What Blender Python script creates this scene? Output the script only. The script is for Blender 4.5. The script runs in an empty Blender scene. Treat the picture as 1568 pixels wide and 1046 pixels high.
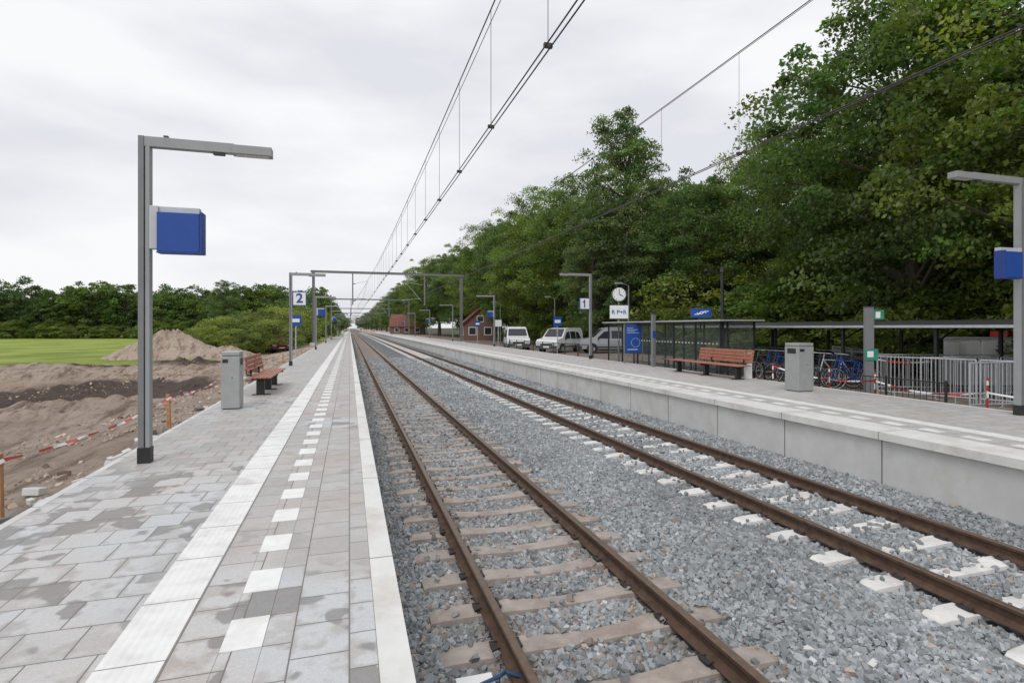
import bpy, math, random
import numpy as np
from mathutils import Vector, Matrix
random.seed(7); rng=np.random.default_rng(7)
S=bpy.context.scene
col=S.collection
# ------------------------------------------------------------------ materials
def newmat(name):
    m=bpy.data.materials.new(name); m.use_nodes=True
    nt=m.node_tree; b=nt.nodes["Principled BSDF"]
    return m,nt,b
def L(nt,a,b): nt.links.new(a,b)
def coords(nt,scale=(1,1,1)):
    tc=nt.nodes.new("ShaderNodeTexCoord"); mp=nt.nodes.new("ShaderNodeMapping")
    mp.inputs["Scale"].default_value=scale
    L(nt,tc.outputs["Object"],mp.inputs["Vector"]); return mp.outputs["Vector"]
def noise(nt,vec,scale,detail=4,rough=.6):
    n=nt.nodes.new("ShaderNodeTexNoise"); n.inputs["Scale"].default_value=scale
    n.inputs["Detail"].default_value=detail; n.inputs["Roughness"].default_value=rough
    L(nt,vec,n.inputs["Vector"]); return n.outputs["Fac"]
def ramp(nt,fac,stops):
    r=nt.nodes.new("ShaderNodeValToRGB"); e=r.color_ramp.elements
    while len(e)<len(stops): e.new(.5)
    for i,(p,c) in enumerate(stops):
        e[i].position=p; e[i].color=(c[0],c[1],c[2],1) if len(c)>2 else (c[0],)*3+(1,)
    L(nt,fac,r.inputs["Fac"]); return r.outputs["Color"]
def mix(nt,fac,a,b,mode='MIX'):
    m=nt.nodes.new("ShaderNodeMix"); m.data_type='RGBA'; m.blend_type=mode
    for s,v in ((m.inputs[0],fac),(m.inputs[6],a),(m.inputs[7],b)):
        if isinstance(v,(int,float)): s.default_value=v
        elif isinstance(v,tuple): s.default_value=(v[0],v[1],v[2],1)
        else: L(nt,v,s)
    return m.outputs[2]
def madd(nt,a,k,c):
    n=nt.nodes.new("ShaderNodeMath"); n.operation='MULTIPLY_ADD'; L(nt,a,n.inputs[0]); n.inputs[1].default_value=k
    if isinstance(c,(int,float)): n.inputs[2].default_value=c
    else: L(nt,c,n.inputs[2])
    return n.outputs[0]
def bump(nt,b,h,strength=.4,dist=.01):
    n=nt.nodes.new("ShaderNodeBump"); n.inputs["Strength"].default_value=strength; n.inputs["Distance"].default_value=dist
    L(nt,h,n.inputs["Height"]); L(nt,n.outputs["Normal"],b.inputs["Normal"])
def M(name,c,rough=.6,metal=0,var=.18,sc=6,bmp=0,dirt=None):
    m,nt,b=newmat(name); v=coords(nt)
    f=noise(nt,v,sc,5)
    lo=tuple(x*(1-var) for x in c); hi=tuple(min(1,x*(1+var)) for x in c)
    cc=ramp(nt,f,[(.3,lo),(.7,hi)])
    if dirt:
        f2=noise(nt,v,sc*.35,6,.7); r=ramp(nt,f2,[(.48,(0,0,0)),(.68,(1,1,1))])
        cc=mix(nt,r,cc,dirt)
    L(nt,cc,b.inputs["Base Color"]); b.inputs["Roughness"].default_value=rough; b.inputs["Metallic"].default_value=metal
    if bmp: bump(nt,b,noise(nt,v,sc*12,4),bmp,.004)
    return m
m_pole=M("grey_coated_steel",(.20,.21,.215),.5,.2,.1,3)
m_pole2=M("light_grey_steel",(.30,.315,.32),.5,.15,.08,3)
m_black=M("black_paint",(.018,.019,.02),.45)
m_dark=M("dark_steel",(.06,.062,.066),.5,.3)
m_blue=M("sign_blue",(.010,.065,.31),.5,0,.06)
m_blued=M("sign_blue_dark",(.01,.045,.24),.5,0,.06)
m_white=M("white_paint",(.78,.79,.8),.4,0,.04)
m_grayw=M("display_bracket_grey",(.50,.52,.54),.45,0,.05)
m_vanw=M("van_white_paint",(.7,.71,.73),.25,0,.04,2)
m_vang=M("van_silver_paint",(.42,.44,.47),.28,.3,.05,2)
m_red=M("red_paint",(.5,.03,.02),.4)
m_carred=M("car_red_paint",(.35,.02,.02),.3)
m_green=M("sign_green",(.03,.25,.17),.4)
m_glassd=M("dark_window_glass",(.03,.035,.04),.08,0,.1)
m_rubber=M("rubber",(.02,.02,.02),.85)
m_bwood=M("bench_hardwood",(.36,.145,.09),.55,0,.25,9)
m_stake=M("stake_wood",(.42,.22,.10),.8,0,.3,12,.3)
m_zinc=M("galvanised_steel",(.46,.48,.50),.45,.3,.12,8)
m_bin=M("bin_grey_steel",(.36,.37,.37),.42,.25,.08,5)
m_insul=M("insulator_brown",(.10,.035,.02),.4)
m_wire=M("copper_wire",(.07,.06,.06),.5,.4)
m_bark=M("bark",(.085,.07,.052),.95,0,.4,5,.6)
m_cable=M("blue_cable",(.02,.06,.14),.5)
m_lens=M("lamp_lens",(.55,.53,.48),.3,0,.05)
m_roofred=M("roof_tiles",(.20,.07,.05),.8,0,.3,8)
m_concwall=M("precast_concrete",(.58,.58,.57),.75,0,.09,2.2,.25,dirt=(.47,.465,.44))
m_coping=M("coping_concrete",(.68,.68,.66),.7,0,.07,4,.2,dirt=(.55,.515,.47))
m_joint=M("joint_dark",(.16,.155,.15),.9)
m_rust=M("rail_rust",(.085,.05,.033),.85,.0,.4,9,.3)
m_railtop=M("rail_running_surface",(.155,.105,.075),.42,.4,.2,14)
m_slL=M("sleeper_concrete_dusty",(.36,.315,.285),.9,0,.2,5,.3,dirt=(.25,.185,.15))
m_slR=M("sleeper_concrete_new",(.68,.67,.65),.85,0,.12,5,.3,dirt=(.50,.48,.45))
m_clip=M("fastening_steel",(.035,.03,.03),.7)
def glassmat():
    m,nt,b=newmat("shelter_glass"); b.inputs["Roughness"].default_value=.03; b.inputs["Alpha"].default_value=.12
    n=noise(nt,coords(nt),3); L(nt,ramp(nt,n,[(.3,(.10,.13,.13)),(.7,(.2,.24,.24))]),b.inputs["Base Color"]); return m
m_glass=glassmat()
def brickmat():
    m,nt,b=newmat("house_brick"); v=coords(nt)
    sx=nt.nodes.new("ShaderNodeSeparateXYZ"); L(nt,v,sx.inputs[0]); cx=nt.nodes.new("ShaderNodeCombineXYZ")
    ad=nt.nodes.new("ShaderNodeMath"); L(nt,sx.outputs[0],ad.inputs[0]); L(nt,sx.outputs[1],ad.inputs[1])
    L(nt,ad.outputs[0],cx.inputs[0]); L(nt,sx.outputs[2],cx.inputs[1])
    t=nt.nodes.new("ShaderNodeTexBrick"); L(nt,cx.outputs[0],t.inputs["Vector"])
    t.inputs["Color1"].default_value=(.18,.08,.05,1); t.inputs["Color2"].default_value=(.12,.055,.04,1); t.inputs["Mortar"].default_value=(.28,.25,.22,1)
    t.inputs["Scale"].default_value=1; t.inputs["Brick Width"].default_value=.21; t.inputs["Row Height"].default_value=.065; t.inputs["Mortar Size"].default_value=.006
    L(nt,t.outputs["Color"],b.inputs["Base Color"]); b.inputs["Roughness"].default_value=.9; return m
m_brick=brickmat()
def pavemat(name,c1,c2,bw,rh,rot=0,off=.5,mort=(.17,.165,.155),blot=1.0):
    m,nt,b=newmat(name)
    tc=nt.nodes.new("ShaderNodeTexCoord"); mp=nt.nodes.new("ShaderNodeMapping")
    mp.inputs["Rotation"].default_value=(0,0,rot)
    L(nt,tc.outputs["Object"],mp.inputs["Vector"]); raw=coords(nt)
    def brick(a,c,mo,ms):
        t=nt.nodes.new("ShaderNodeTexBrick"); L(nt,mp.outputs["Vector"],t.inputs["Vector"]); t.offset=off
        t.inputs["Color1"].default_value=(*a,1); t.inputs["Color2"].default_value=(*c,1); t.inputs["Mortar"].default_value=(*mo,1)
        t.inputs["Scale"].default_value=1; t.inputs["Brick Width"].default_value=bw; t.inputs["Row Height"].default_value=rh
        t.inputs["Mortar Size"].default_value=ms; t.inputs["Mortar Smooth"].default_value=.3; return t
    t=brick(c1,c2,mort,.0045); cc=t.outputs["Color"]
    rnd=brick((0,0,0),(1,1,1),(.5,.5,.5),0).outputs["Color"]
    rim=brick((0,0,0),(0,0,0),(1,1,1),.045); rim.inputs["Mortar Smooth"].default_value=1.0
    n1=noise(nt,raw,.5,3,.5); n2=noise(nt,raw,6.5,3,.5); n3=noise(nt,raw,90,3,.7)
    # the nearer end is still drying after rain; its bluish sheen is painted in
    sx=nt.nodes.new("ShaderNodeSeparateXYZ"); L(nt,raw,sx.inputs[0])
    wet=madd(nt,sx.outputs[1],-.022,n1)
    lightmask=ramp(nt,wet,[(.30,(.12,.12,.12)),(.42,(1,1,1))])
    h=madd(nt,rnd,.36,n2)
    h=madd(nt,rim.outputs["Color"],-.12,h)
    dust_sheen=mix(nt,1.0,ramp(nt,h,[(.56,(0,0,0)),(.70,(1,1,1))]),lightmask,'MULTIPLY')
    d2=mix(nt,.72 if blot<.9 else .30,dust_sheen,(0,0,0))
    cc=mix(nt,d2,cc,(.58,.60,.62))  # pale dust, with the tiles' bluish-white sheen put into the colour
    hb=madd(nt,rnd,-.26,noise(nt,raw,3.4,2,.45))
    damp=ramp(nt,hb,[(.43,(0,0,0)),(.465,(1,1,1))])
    dl=mix(nt,1.0,damp,lightmask,'MULTIPLY'); dl=mix(nt,.30 if blot>.9 else .85,dl,(0,0,0))
    cc=mix(nt,dl,cc,(.185,.18,.175))
    warm=ramp(nt,noise(nt,raw,.9,3),[(.42,(1,1,1)),(.68,(1.0,.93,.88))])
    cc=mix(nt,1.0,cc,warm,'MULTIPLY')
    fine=ramp(nt,n3,[(.3,(.88,.88,.88)),(.7,(1.08,1.08,1.08))]); cc=mix(nt,1.0,cc,fine,'MULTIPLY')
    cc=mix(nt,t.outputs["Fac"],cc,mort)
    L(nt,cc,b.inputs["Base Color"])
    rr=ramp(nt,n2,[(.35,(.42,)),(.65,(.75,))]); L(nt,rr,b.inputs["Roughness"])
    inv=nt.nodes.new("ShaderNodeMath"); inv.operation='SUBTRACT'; inv.inputs[0].default_value=1; L(nt,t.outputs["Fac"],inv.inputs[1])
    bump(nt,b,inv.outputs[0],.5,.006)
    return m
m_pave=pavemat("platform_pavers",(.47,.465,.46),(.355,.35,.345),.30,.32)
m_pave2=pavemat("platform_edge_slabs",(.48,.47,.46),(.37,.35,.335),.32,.285,rot=math.pi/2)
m_paveR=pavemat("platform_pavers_right",(.53,.52,.505),(.44,.43,.42),.30,.32,blot=.5)
m_redpave=pavemat("parking_brick",(.26,.19,.155),(.18,.14,.12),.21,.105,blot=.5)
def stripmat():
    m,nt,b=newmat("white_tactile_strip"); v=coords(nt)
    w=nt.nodes.new("ShaderNodeTexWave"); w.inputs["Scale"].default_value=7; w.bands_direction='X'; L(nt,v,w.inputs["Vector"])
    n=noise(nt,v,5,5,.65); n2=noise(nt,v,1.3,6,.75)
    cc=ramp(nt,n,[(.3,(.66,.65,.64)),(.55,(.78,.78,.77)),(.8,(.82,.82,.82))])
    cc=mix(nt,ramp(nt,n2,[(.56,(0,0,0)),(.72,(.8,.8,.8))]),cc,(.50,.46,.43))
    wd=ramp(nt,w.outputs["Fac"],[(.0,(.96,.96,.96)),(.4,(1,1,1))]); cc=mix(nt,1.0,cc,wd,'MULTIPLY')
    L(nt,cc,b.inputs["Base Color"]); b.inputs["Roughness"].default_value=.6; bump(nt,b,w.outputs["Fac"],.25,.004); return m
m_strip=stripmat()
m_wblock=M("white_marker_slab",(.78,.78,.77),.6,0,.06,7,0,dirt=(.66,.65,.63))
def attrmat(name,attr,rough,transl=0):
    m,nt,b=newmat(name); a=nt.nodes.new("ShaderNodeAttribute"); a.attribute_name=attr
    cc=a.outputs["Color"]
    v=coords(nt); n=noise(nt,v,.5,3)
    cc=mix(nt,1.0,cc,ramp(nt,n,[(.3,(.8,.8,.8)),(.7,(1.2,1.2,1.2))]),'MULTIPLY')
    L(nt,cc,b.inputs["Base Color"]); b.inputs["Roughness"].default_value=rough
    if transl:
        tr=nt.nodes.new("ShaderNodeBsdfTranslucent"); 
        c2=mix(nt,1.0,cc,(1.4,1.6,.6),'MULTIPLY'); L(nt,c2,tr.inputs["Color"])
        ms=nt.nodes.new("ShaderNodeMixShader"); ms.inputs[0].default_value=transl
        out=nt.nodes["Material Output"]; L(nt,b.outputs[0],ms.inputs[1]); L(nt,tr.outputs[0],ms.inputs[2]); L(nt,ms.outputs[0],out.inputs["Surface"])
    return m
m_leaf=attrmat("leaves","Col",.5,.36)
m_stone=attrmat("ballast_stone","Col",.85)
def ballastmat():
    m,nt,b=newmat("ballast_gravel"); v=coords(nt)
    vo=nt.nodes.new("ShaderNodeTexVoronoi"); vo.inputs["Scale"].default_value=19; L(nt,v,vo.inputs["Vector"])
    sep=nt.nodes.new("ShaderNodeSeparateColor"); L(nt,vo.outputs["Color"],sep.inputs[0])
    c=ramp(nt,sep.outputs[0],[(0,(.13,.137,.145)),(.5,(.23,.24,.25)),(1,(.34,.35,.36))])
    dk=ramp(nt,vo.outputs["Distance"],[(.3,(1,1,1)),(.75,(.35,.35,.35))]); c=mix(nt,1.0,c,dk,'MULTIPLY')
    big=ramp(nt,noise(nt,v,.7,3),[(.4,(.92,.93,.95)),(.7,(1.1,1.06,1.0))]); c=mix(nt,1.0,c,big,'MULTIPLY')
    L(nt,c,b.inputs["Base Color"]); b.inputs["Roughness"].default_value=.9
    inv=nt.nodes.new("ShaderNodeMath"); inv.operation='SUBTRACT'; inv.inputs[0].default_value=1; L(nt,vo.outputs["Distance"],inv.inputs[1])
    bump(nt,b,inv.outputs[0],1,.03); return m
m_ballast=ballastmat()
def groundmat():
    m,nt,b=newmat("ground_sand_and_grass"); v=coords(nt)
    a=nt.nodes.new("ShaderNodeAttribute"); a.attribute_name="Mask"
    sep=nt.nodes.new("ShaderNodeSeparateColor"); L(nt,a.outputs["Color"],sep.inputs[0])
    n=noise(nt,v,.45,8,.65); nf=noise(nt,v,5,7,.75); ng=noise(nt,v,40,4,.7)
    streak=noise(nt,coords(nt,(1.6,.22,1)),1.5,7,.7)
    sand=ramp(nt,n,[(.34,(.38,.285,.22)),(.5,(.49,.39,.315)),(.66,(.55,.455,.38))])
    sand=mix(nt,1.0,sand,ramp(nt,nf,[(.33,(.70,.66,.63)),(.5,(1,1,1)),(.7,(1.07,1.07,1.07))]),'MULTIPLY')
    sand=mix(nt,1.0,sand,ramp(nt,streak,[(.37,(.48,.42,.38)),(.49,(1,1,1)),(.7,(1.06,1.06,1.06))]),'MULTIPLY')
    grass=ramp(nt,noise(nt,v,.16,6,.6),[(.35,(.17,.24,.03)),(.5,(.27,.36,.045)),(.65,(.38,.43,.10))])
    grass=mix(nt,1.0,grass,ramp(nt,nf,[(.3,(.75,.75,.75)),(.7,(1.15,1.15,1.15))]),'MULTIPLY')
    soil=ramp(nt,nf,[(.35,(.05,.036,.027)),(.65,(.14,.10,.075))])
    forest=ramp(nt,nf,[(.35,(.03,.035,.015)),(.65,(.08,.075,.04))])
    def msk(s,lo=.35,hi=.65):
        sb=nt.nodes.new("ShaderNodeMath"); sb.operation='SUBTRACT'; L(nt,s,sb.inputs[0]); sb.inputs[1].default_value=.3
        return ramp(nt,madd(nt,n,.6,sb.outputs[0]),[(lo,(0,0,0)),(hi,(1,1,1))])
    c=mix(nt,msk(sep.outputs[0]),sand,grass); c=mix(nt,msk(sep.outputs[1],.36,.50),c,soil); c=mix(nt,sep.outputs[2],c,forest)
    L(nt,c,b.inputs["Base Color"]); b.inputs["Roughness"].default_value=.95
    bump(nt,b,madd(nt,ng,.3,nf),1,.14); return m
m_ground=groundmat()
def tapemat():
    m,nt,b=newmat("barrier_tape"); v=coords(nt)
    w=nt.nodes.new("ShaderNodeTexWave"); w.inputs["Scale"].default_value=1.1; w.bands_direction='DIAGONAL'; L(nt,v,w.inputs["Vector"])
    L(nt,ramp(nt,w.outputs["Fac"],[(.49,(.6,.04,.03)),(.51,(.75,.74,.73))]),b.inputs["Base Color"]); b.inputs["Roughness"].default_value=.4; return m
m_tape=tapemat()
# ------------------------------------------------------------------ builder
class B:
    def __init__(s): s.v=[];s.f=[];s.mi=[];s.mats=[]
    def m(s,mat):
        if mat not in s.mats: s.mats.append(mat)
        return s.mats.index(mat)
    def add(s,vs,fs,mat,T=None):
        o=len(s.v); i=s.m(mat)
        for p in vs:
            p=Vector(p); s.v.append(tuple(T@p if T else p))
        for f in fs: s.f.append([o+k for k in f]); s.mi.append(i)
    def box(s,x0,x1,y0,y1,z0,z1,mat,T=None):
        vs=[(x0,y0,z0),(x1,y0,z0),(x1,y1,z0),(x0,y1,z0),(x0,y0,z1),(x1,y0,z1),(x1,y1,z1),(x0,y1,z1)]
        s.add(vs,[(0,3,2,1),(4,5,6,7),(0,1,5,4),(1,2,6,5),(2,3,7,6),(3,0,4,7)],mat,T)
    def cyl(s,p0,p1,r,mat,n=8,r2=None,T=None):
        p0=Vector(p0);p1=Vector(p1); d=(p1-p0)
        if d.length<1e-6: return
        q=d.to_track_quat('Z','Y'); r2=r if r2 is None else r2
        vs=[];
        for k in range(n):
            a=2*math.pi*k/n; vs.append(p0+q@Vector((math.cos(a)*r,math.sin(a)*r,0)))
        for k in range(n):
            a=2*math.pi*k/n; vs.append(p1+q@Vector((math.cos(a)*r2,math.sin(a)*r2,0)))
        fs=[(k,(k+1)%n,n+(k+1)%n,n+k) for k in range(n)]+[tuple(range(n))[::-1],tuple(range(n,2*n))]
        s.add(vs,fs,mat,T)
    def ring(s,c,ax,R,r,mat,n=18,T=None):
        c=Vector(c); q=Vector(ax).to_track_quat('Z','Y')
        pts=[c+q@Vector((math.cos(2*math.pi*k/n)*R,math.sin(2*math.pi*k/n)*R,0)) for k in range(n)]
        for k in range(n): s.cyl(pts[k],pts[(k+1)%n],r,mat,5,T=T)
    def prism(s,prof,x0,x1,mat,ins=None,T=None):
        n=len(prof); ins=ins or [0]*n
        vs=[(x0+ins[i],p[0],p[1]) for i,p in enumerate(prof)]+[(x1-ins[i],p[0],p[1]) for i,p in enumerate(prof)]
        fs=[tuple(range(n)),tuple(range(2*n-1,n-1,-1))]+[(i,n+i,n+(i+1)%n,(i+1)%n) for i in range(n)]
        s.add(vs,fs,mat,T)
    def mesh(s,name,smooth=False):
        me=bpy.data.meshes.new(name); me.from_pydata(s.v,[],s.f)
        for m in s.mats: me.materials.append(m)
        me.polygons.foreach_set("material_index",s.mi)
        if smooth: me.polygons.foreach_set("use_smooth",[True]*len(s.f))
        me.update(); return me
    def obj(s,name,loc=(0,0,0),rz=0,bev=0,seg=2,smooth=False):
        me=s.mesh(name,smooth); return place(me,name,loc,rz,1,bev,seg)
def place(me,name,loc=(0,0,0),rz=0,sc=1,bev=0,seg=2):
    o=bpy.data.objects.new(name,me); col.objects.link(o); o.location=loc; o.rotation_euler[2]=rz
    o.scale=(sc,)*3 if not hasattr(sc,'__len__') else sc
    if bev:
        b=o.modifiers.new("bevel",'BEVEL'); b.width=bev; b.segments=seg; b.limit_method='ANGLE'; b.harden_normals=False
    return o
def npmesh(name,V,F,mats,cols=None,mi=None,smooth=False,attr="Col"):
    me=bpy.data.meshes.new(name); n=len(V); k=F.shape[1]
    me.vertices.add(n); me.vertices.foreach_set("co",V.astype(np.float32).ravel())
    me.loops.add(F.size); me.loops.foreach_set("vertex_index",F.astype(np.int32).ravel())
    me.polygons.add(len(F)); me.polygons.foreach_set("loop_start",np.arange(0,F.size,k,dtype=np.int32))
    try: me.polygons.foreach_set("loop_total",np.full(len(F),k,dtype=np.int32))
    except Exception: pass
    if mi is not None: me.polygons.foreach_set("material_index",mi.astype(np.int32))
    me.polygons.foreach_set("use_smooth",np.full(len(F),smooth))
    for m in mats: me.materials.append(m)
    if cols is not None:
        a=me.color_attributes.new(name=attr,type='FLOAT_COLOR',domain='POINT')
        a.data.foreach_set("color",np.concatenate([cols,np.ones((n,1))],1).astype(np.float32).ravel())
    me.update(); me.validate(); return me
# ------------------------------------------------------------------ ground
def smooth_noise(x,y,seed=0):
    r=np.random.default_rng(seed); o=np.zeros_like(x)
    for i in range(10):
        a=r.uniform(0,2*math.pi); f=r.uniform(.15,1.6); ph=r.uniform(0,6.28)
        o+=np.sin((x*math.cos(a)+y*math.sin(a))*f*2+ph)/(1+f*1.5)
    return o/4
def left_z(X,Y):
    sn=smooth_noise(X,Y,3); sn2=smooth_noise(X*3.1,Y*3.1,5); sn3=smooth_noise(X*7.3,Y*5.1,8); ridge=smooth_noise(X*3.0,Y*.25,12)
    t=np.clip((-2.9-X)/5,0,1); t=t*t*(3-2*t)
    near=np.clip((-3.6-X)/3,0,1)*np.clip((62-Y)/20,0,1)
    zl=.50-.72*t+(sn*.10+sn2*.07+sn3*.04+ridge*.14)*near
    def hill(cx,cy,rx,ry,h): return h*np.exp(-(((X-cx)/rx)**2+((Y-cy)/ry)**2))
    zl=zl+hill(-8.2,19.0,2.0,2.2,.40)*(1+.8*sn2+.6*sn3)+hill(-12.5,17.5,3,2.0,.32)*(1+.9*sn2)-hill(-11.0,25,4.2,3.6,1.4)
    zl=zl+hill(-13,31.5,6,1.4,.45)*(1+.8*sn2)+hill(-6.6,30,.9,8,.35)*(1+sn2)+hill(-10,38,4,2,.4)*(1+sn2)+hill(-18,36,5,2.5,.5)*(1+.5*sn2)
    return zl
def build_ground():
    xs=np.concatenate([[-1500,-700,-350,-200,-130,-90,-70,-55],np.arange(-46,-22,.8),np.arange(-22,-2.9,.15),[-2.82,-2.6,-1,4,8,11,12.2,12.42],np.arange(13,24,1.),[26,30,36,45,60,90,140,250,500,1500]])
    ys=np.concatenate([[-300,-80,-20],np.arange(-4,3,.5),np.arange(3,30,.17),np.arange(30,62,.35),np.arange(62,120,3),[130,150,180,220,300,450,700,1200,2500]])
    X,Y=np.meshgrid(xs,ys)
    zl=left_z(X,Y)
    Z=np.where(X<-2.83,zl,-.75)
    Z=np.where(X>12.41,.52,Z)
    g=np.clip((Y-(44+ .25*(X+14)))/3,0,1)*np.clip((-9-X)/3,0,1)
    g=np.maximum(g,np.clip((Y-75)/10,0,1)*(X<-4)); g=np.maximum(g,np.clip((-48-X)/4,0,1))
    s=np.exp(-(((X+11)/5.0)**2+((Y-25.8)/4.2)**2))*1.6+np.exp(-(((X+13)/7)**2+((Y-39)/2.6)**2))*.95+np.exp(-(((X+4.6)/.7)**2+((Y-11)/5)**2))*.42
    s=np.maximum(s,np.clip((X+3.3)/.4,0,1)*(X<-2.5)*.5)
    s=np.clip(s,0,1)
    fo=np.clip((X-18)/3,0,1)
    cols=np.stack([g,s,fo],-1).reshape(-1,3)
    V=np.stack([X,Y,Z],-1).reshape(-1,3); ny,nx=X.shape
    i=np.arange(ny-1)[:,None]*nx+np.arange(nx-1)[None]; F=np.stack([i,i+1,i+1+nx,i+nx],-1).reshape(-1,4)
    place(npmesh("ground",V,F,[m_ground],cols,smooth=True,attr="Mask"),"ground")
build_ground()
def sandheap(name,loc,R,h,seed):
    n=64; rr=np.linspace(0,1,30); r_=np.random.default_rng(seed)
    V=[];F=[]
    for j,r in enumerate(rr):
        for k in range(n):
            a=2*math.pi*k/n; w=1+.12*math.sin(2*a+seed)+.06*math.sin(5*a)
            x=math.cos(a)*R*r*w;y=math.sin(a)*R*.8*r*w
            z=h*(1-r)**1.05*(1+.05*math.sin(7*a+r*9)+.06*math.sin(13*a-r*14+seed))+r_.normal(0,.02); 
            if r<.1: z=h*.88+r_.normal(0,.04)
            V.append((x,y,z-.15))
    for j in range(len(rr)-1):
        for k in range(n): F.append((j*n+k,j*n+(k+1)%n,(j+1)*n+(k+1)%n,(j+1)*n+k))
    V=np.array(V);cols=np.zeros((len(V),3))
    place(npmesh(name,V,np.array(F),[m_ground],cols,smooth=True,attr="Mask"),name,loc)
sandheap("sand_heap",(-15.0,54,-.15),4.9,2.65,2)
sandheap("sand_heap",(-10.5,54,-.2),3.6,1.2,4)
cube=np.array([(-1,-1,-1),(1,-1,-1),(1,1,-1),(-1,1,-1),(-1,-1,1),(1,-1,1),(1,1,1),(-1,1,1)],float)*.5
fac=np.array([(0,3,2,1),(4,5,6,7),(0,1,5,4),(1,2,6,5),(2,3,7,6),(3,0,4,7)])
def rocks(name,P,SZ,c,mat):
    N=len(P)
    V=cube[None]*rng.uniform(.6,1.25,(N,1,3))+rng.uniform(-.22,.22,(N,8,3))
    V*= (SZ*rng.uniform(.6,1.15,N))[:,None,None]
    q=rng.normal(size=(N,4)); q/=np.linalg.norm(q,axis=1)[:,None]; w,x,y,z=q.T
    R=np.stack([1-2*(y*y+z*z),2*(x*y-z*w),2*(x*z+y*w),2*(x*y+z*w),1-2*(x*x+z*z),2*(y*z-x*w),2*(x*z-y*w),2*(y*z+x*w),1-2*(x*x+y*y)],1).reshape(N,3,3)
    V=np.einsum('nij,nkj->nki',R,V)+P[:,None]
    F=(fac[None]+np.arange(N)[:,None,None]*8).reshape(-1,4)
    place(npmesh(name,V.reshape(-1,3),F,[mat],np.repeat(c,8,0)),name)
N=13000
cx=-3.3-np.abs(rng.normal(0,1,N))**1.3*5.5; cy=4+rng.random(N)**.8*42
kk=smooth_noise(cx*1.7,cy*1.0,77)+rng.normal(0,.12,N)>.18; cx,cy=cx[kk],cy[kk]
sz=.018+.075*rng.random(len(cx))**5+.001*cy
cz_=left_z(cx,cy)+sz*.02
cc_=np.array([.47,.37,.30])[None]*rng.uniform(.5,1.1,(len(cx),1)); dd=rng.random(len(cx))<.12; cc_[dd]=np.array([.14,.10,.075])
rocks("soil_clods",np.stack([cx,cy,cz_],1),sz,cc_,m_stone)
# ------------------------------------------------------------------ platforms
PT=.76
def platform_left():
    b=B(); Y0,Y1=-4,230
    b.box(.137,.294,Y0,Y1,PT-.16,PT,m_coping)
    b.box(-2.70,.215,Y0,Y1,-.9,PT-.163,m_concwall)
    for x0,x1,mm in ((-2.70,-1.165,m_pave),(-.862,-.631,m_pave2),(-.428,.134,m_pave2)):
        b.box(x0,x1,Y0,Y1,PT-.16,PT,mm)
    b.box(-1.163,-.864,Y0,Y1,PT-.16,PT+.004,m_strip)
    y=Y0
    while y<Y1:
        b.box(-.629,-.430,y,y+.318,PT-.16,PT+.003,m_wblock)
        b.box(-.629,-.430,y+.322,y+.636,PT-.16,PT,m_pave2); y+=.64
    b.box(-2.78,-2.705,Y0,Y1,-.3,PT-.004,m_concwall)
    o=b.obj("station_platform")
    b=B(); y=3.98-2.13*3
    while y<Y1: b.box(.138,.297,y,y+.008,PT-.15,PT+.0015,m_joint); y+=2.13
    y=Y0
    while y<120: b.box(-1.162,-.865,y,y+.004,PT,PT+.0055,m_joint); y+=.64
    y=Y0
    while y<120: b.box(-2.782,-2.704,y,y+.006,PT-.1,PT-.002,m_joint); y+=1.0
    b.box(.1342,.1368,Y0,Y1,PT-.1,PT-.001,m_joint)
    j=b.obj("coping_joints"); j.parent=o
platform_left()
def platform_right():
    b=B(); Y0,Y1=-4,215
    b.box(7.95,8.62,Y0,Y1,PT-.12,PT,m_coping)
    b.box(8.03,12.25,Y0,Y1,-.9,PT-.123,m_concwall)
    for x0,x1,mm in ((8.623,8.77,m_paveR),(8.973,9.25,m_paveR),(9.553,12.28,m_paveR)):
        b.box(x0,x1,Y0,Y1,PT-.12,PT,mm)
    b.box(9.252,9.55,Y0,Y1,PT-.12,PT+.004,m_strip)
    b.box(12.282,12.4,Y0,Y1,-.3,PT+.004,m_coping)
    y=Y0
    while y<Y1:
        b.box(8.772,8.971,y,y+.318,PT-.12,PT+.003,m_wblock)
        b.box(8.772,8.971,y+.322,y+.636,PT-.12,PT,m_paveR); y+=.64
    o=b.obj("station_platform")
    b=B(); y=6.55-2*5
    while y<Y1:
        b.box(8.027,8.06,y,y+.018,-.6,PT-.125,m_joint); b.box(7.947,8.615,y,y+.008,PT-.115,PT+.0015,m_joint); y+=2.0
    j=b.obj("panel_joints"); j.parent=o
platform_right()
b=B(); b.box(12.41,19.5,-6,120,.3,.526,m_redpave); b.obj("parking_pavement")
# ------------------------------------------------------------------ track bed
def bz(x):
    px=[.2,.5,.75,3.2,3.6,4.1,4.6,4.95,7.4,7.7,8.1]
    pz=[-.165,-.20,-.215,-.215,-.13,-.10,-.13,-.22,-.22,-.12,-.08]
    return np.interp(x,px,pz)
def trackbed():
    xs=np.linspace(.22,8.1,60); ys=np.concatenate([np.arange(-4,45,.25),np.arange(45,300,5),[400,700,1500]])
    X,Y=np.meshgrid(xs,ys); Z=bz(X)+.010*smooth_noise(X*5,Y*5,9)
    V=np.stack([X,Y,Z],-1).reshape(-1,3); ny,nx=X.shape
    i=np.arange(ny-1)[:,None]*nx+np.arange(nx-1)[None]; F=np.stack([i,i+1,i+1+nx,i+nx],-1).reshape(-1,4)
    place(npmesh("ballast_bed",V,F,[m_ballast],smooth=True),"ballast_bed")
trackbed()
SP=.635
sl_y=np.arange(-1.0+.12,330,SP)
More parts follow.
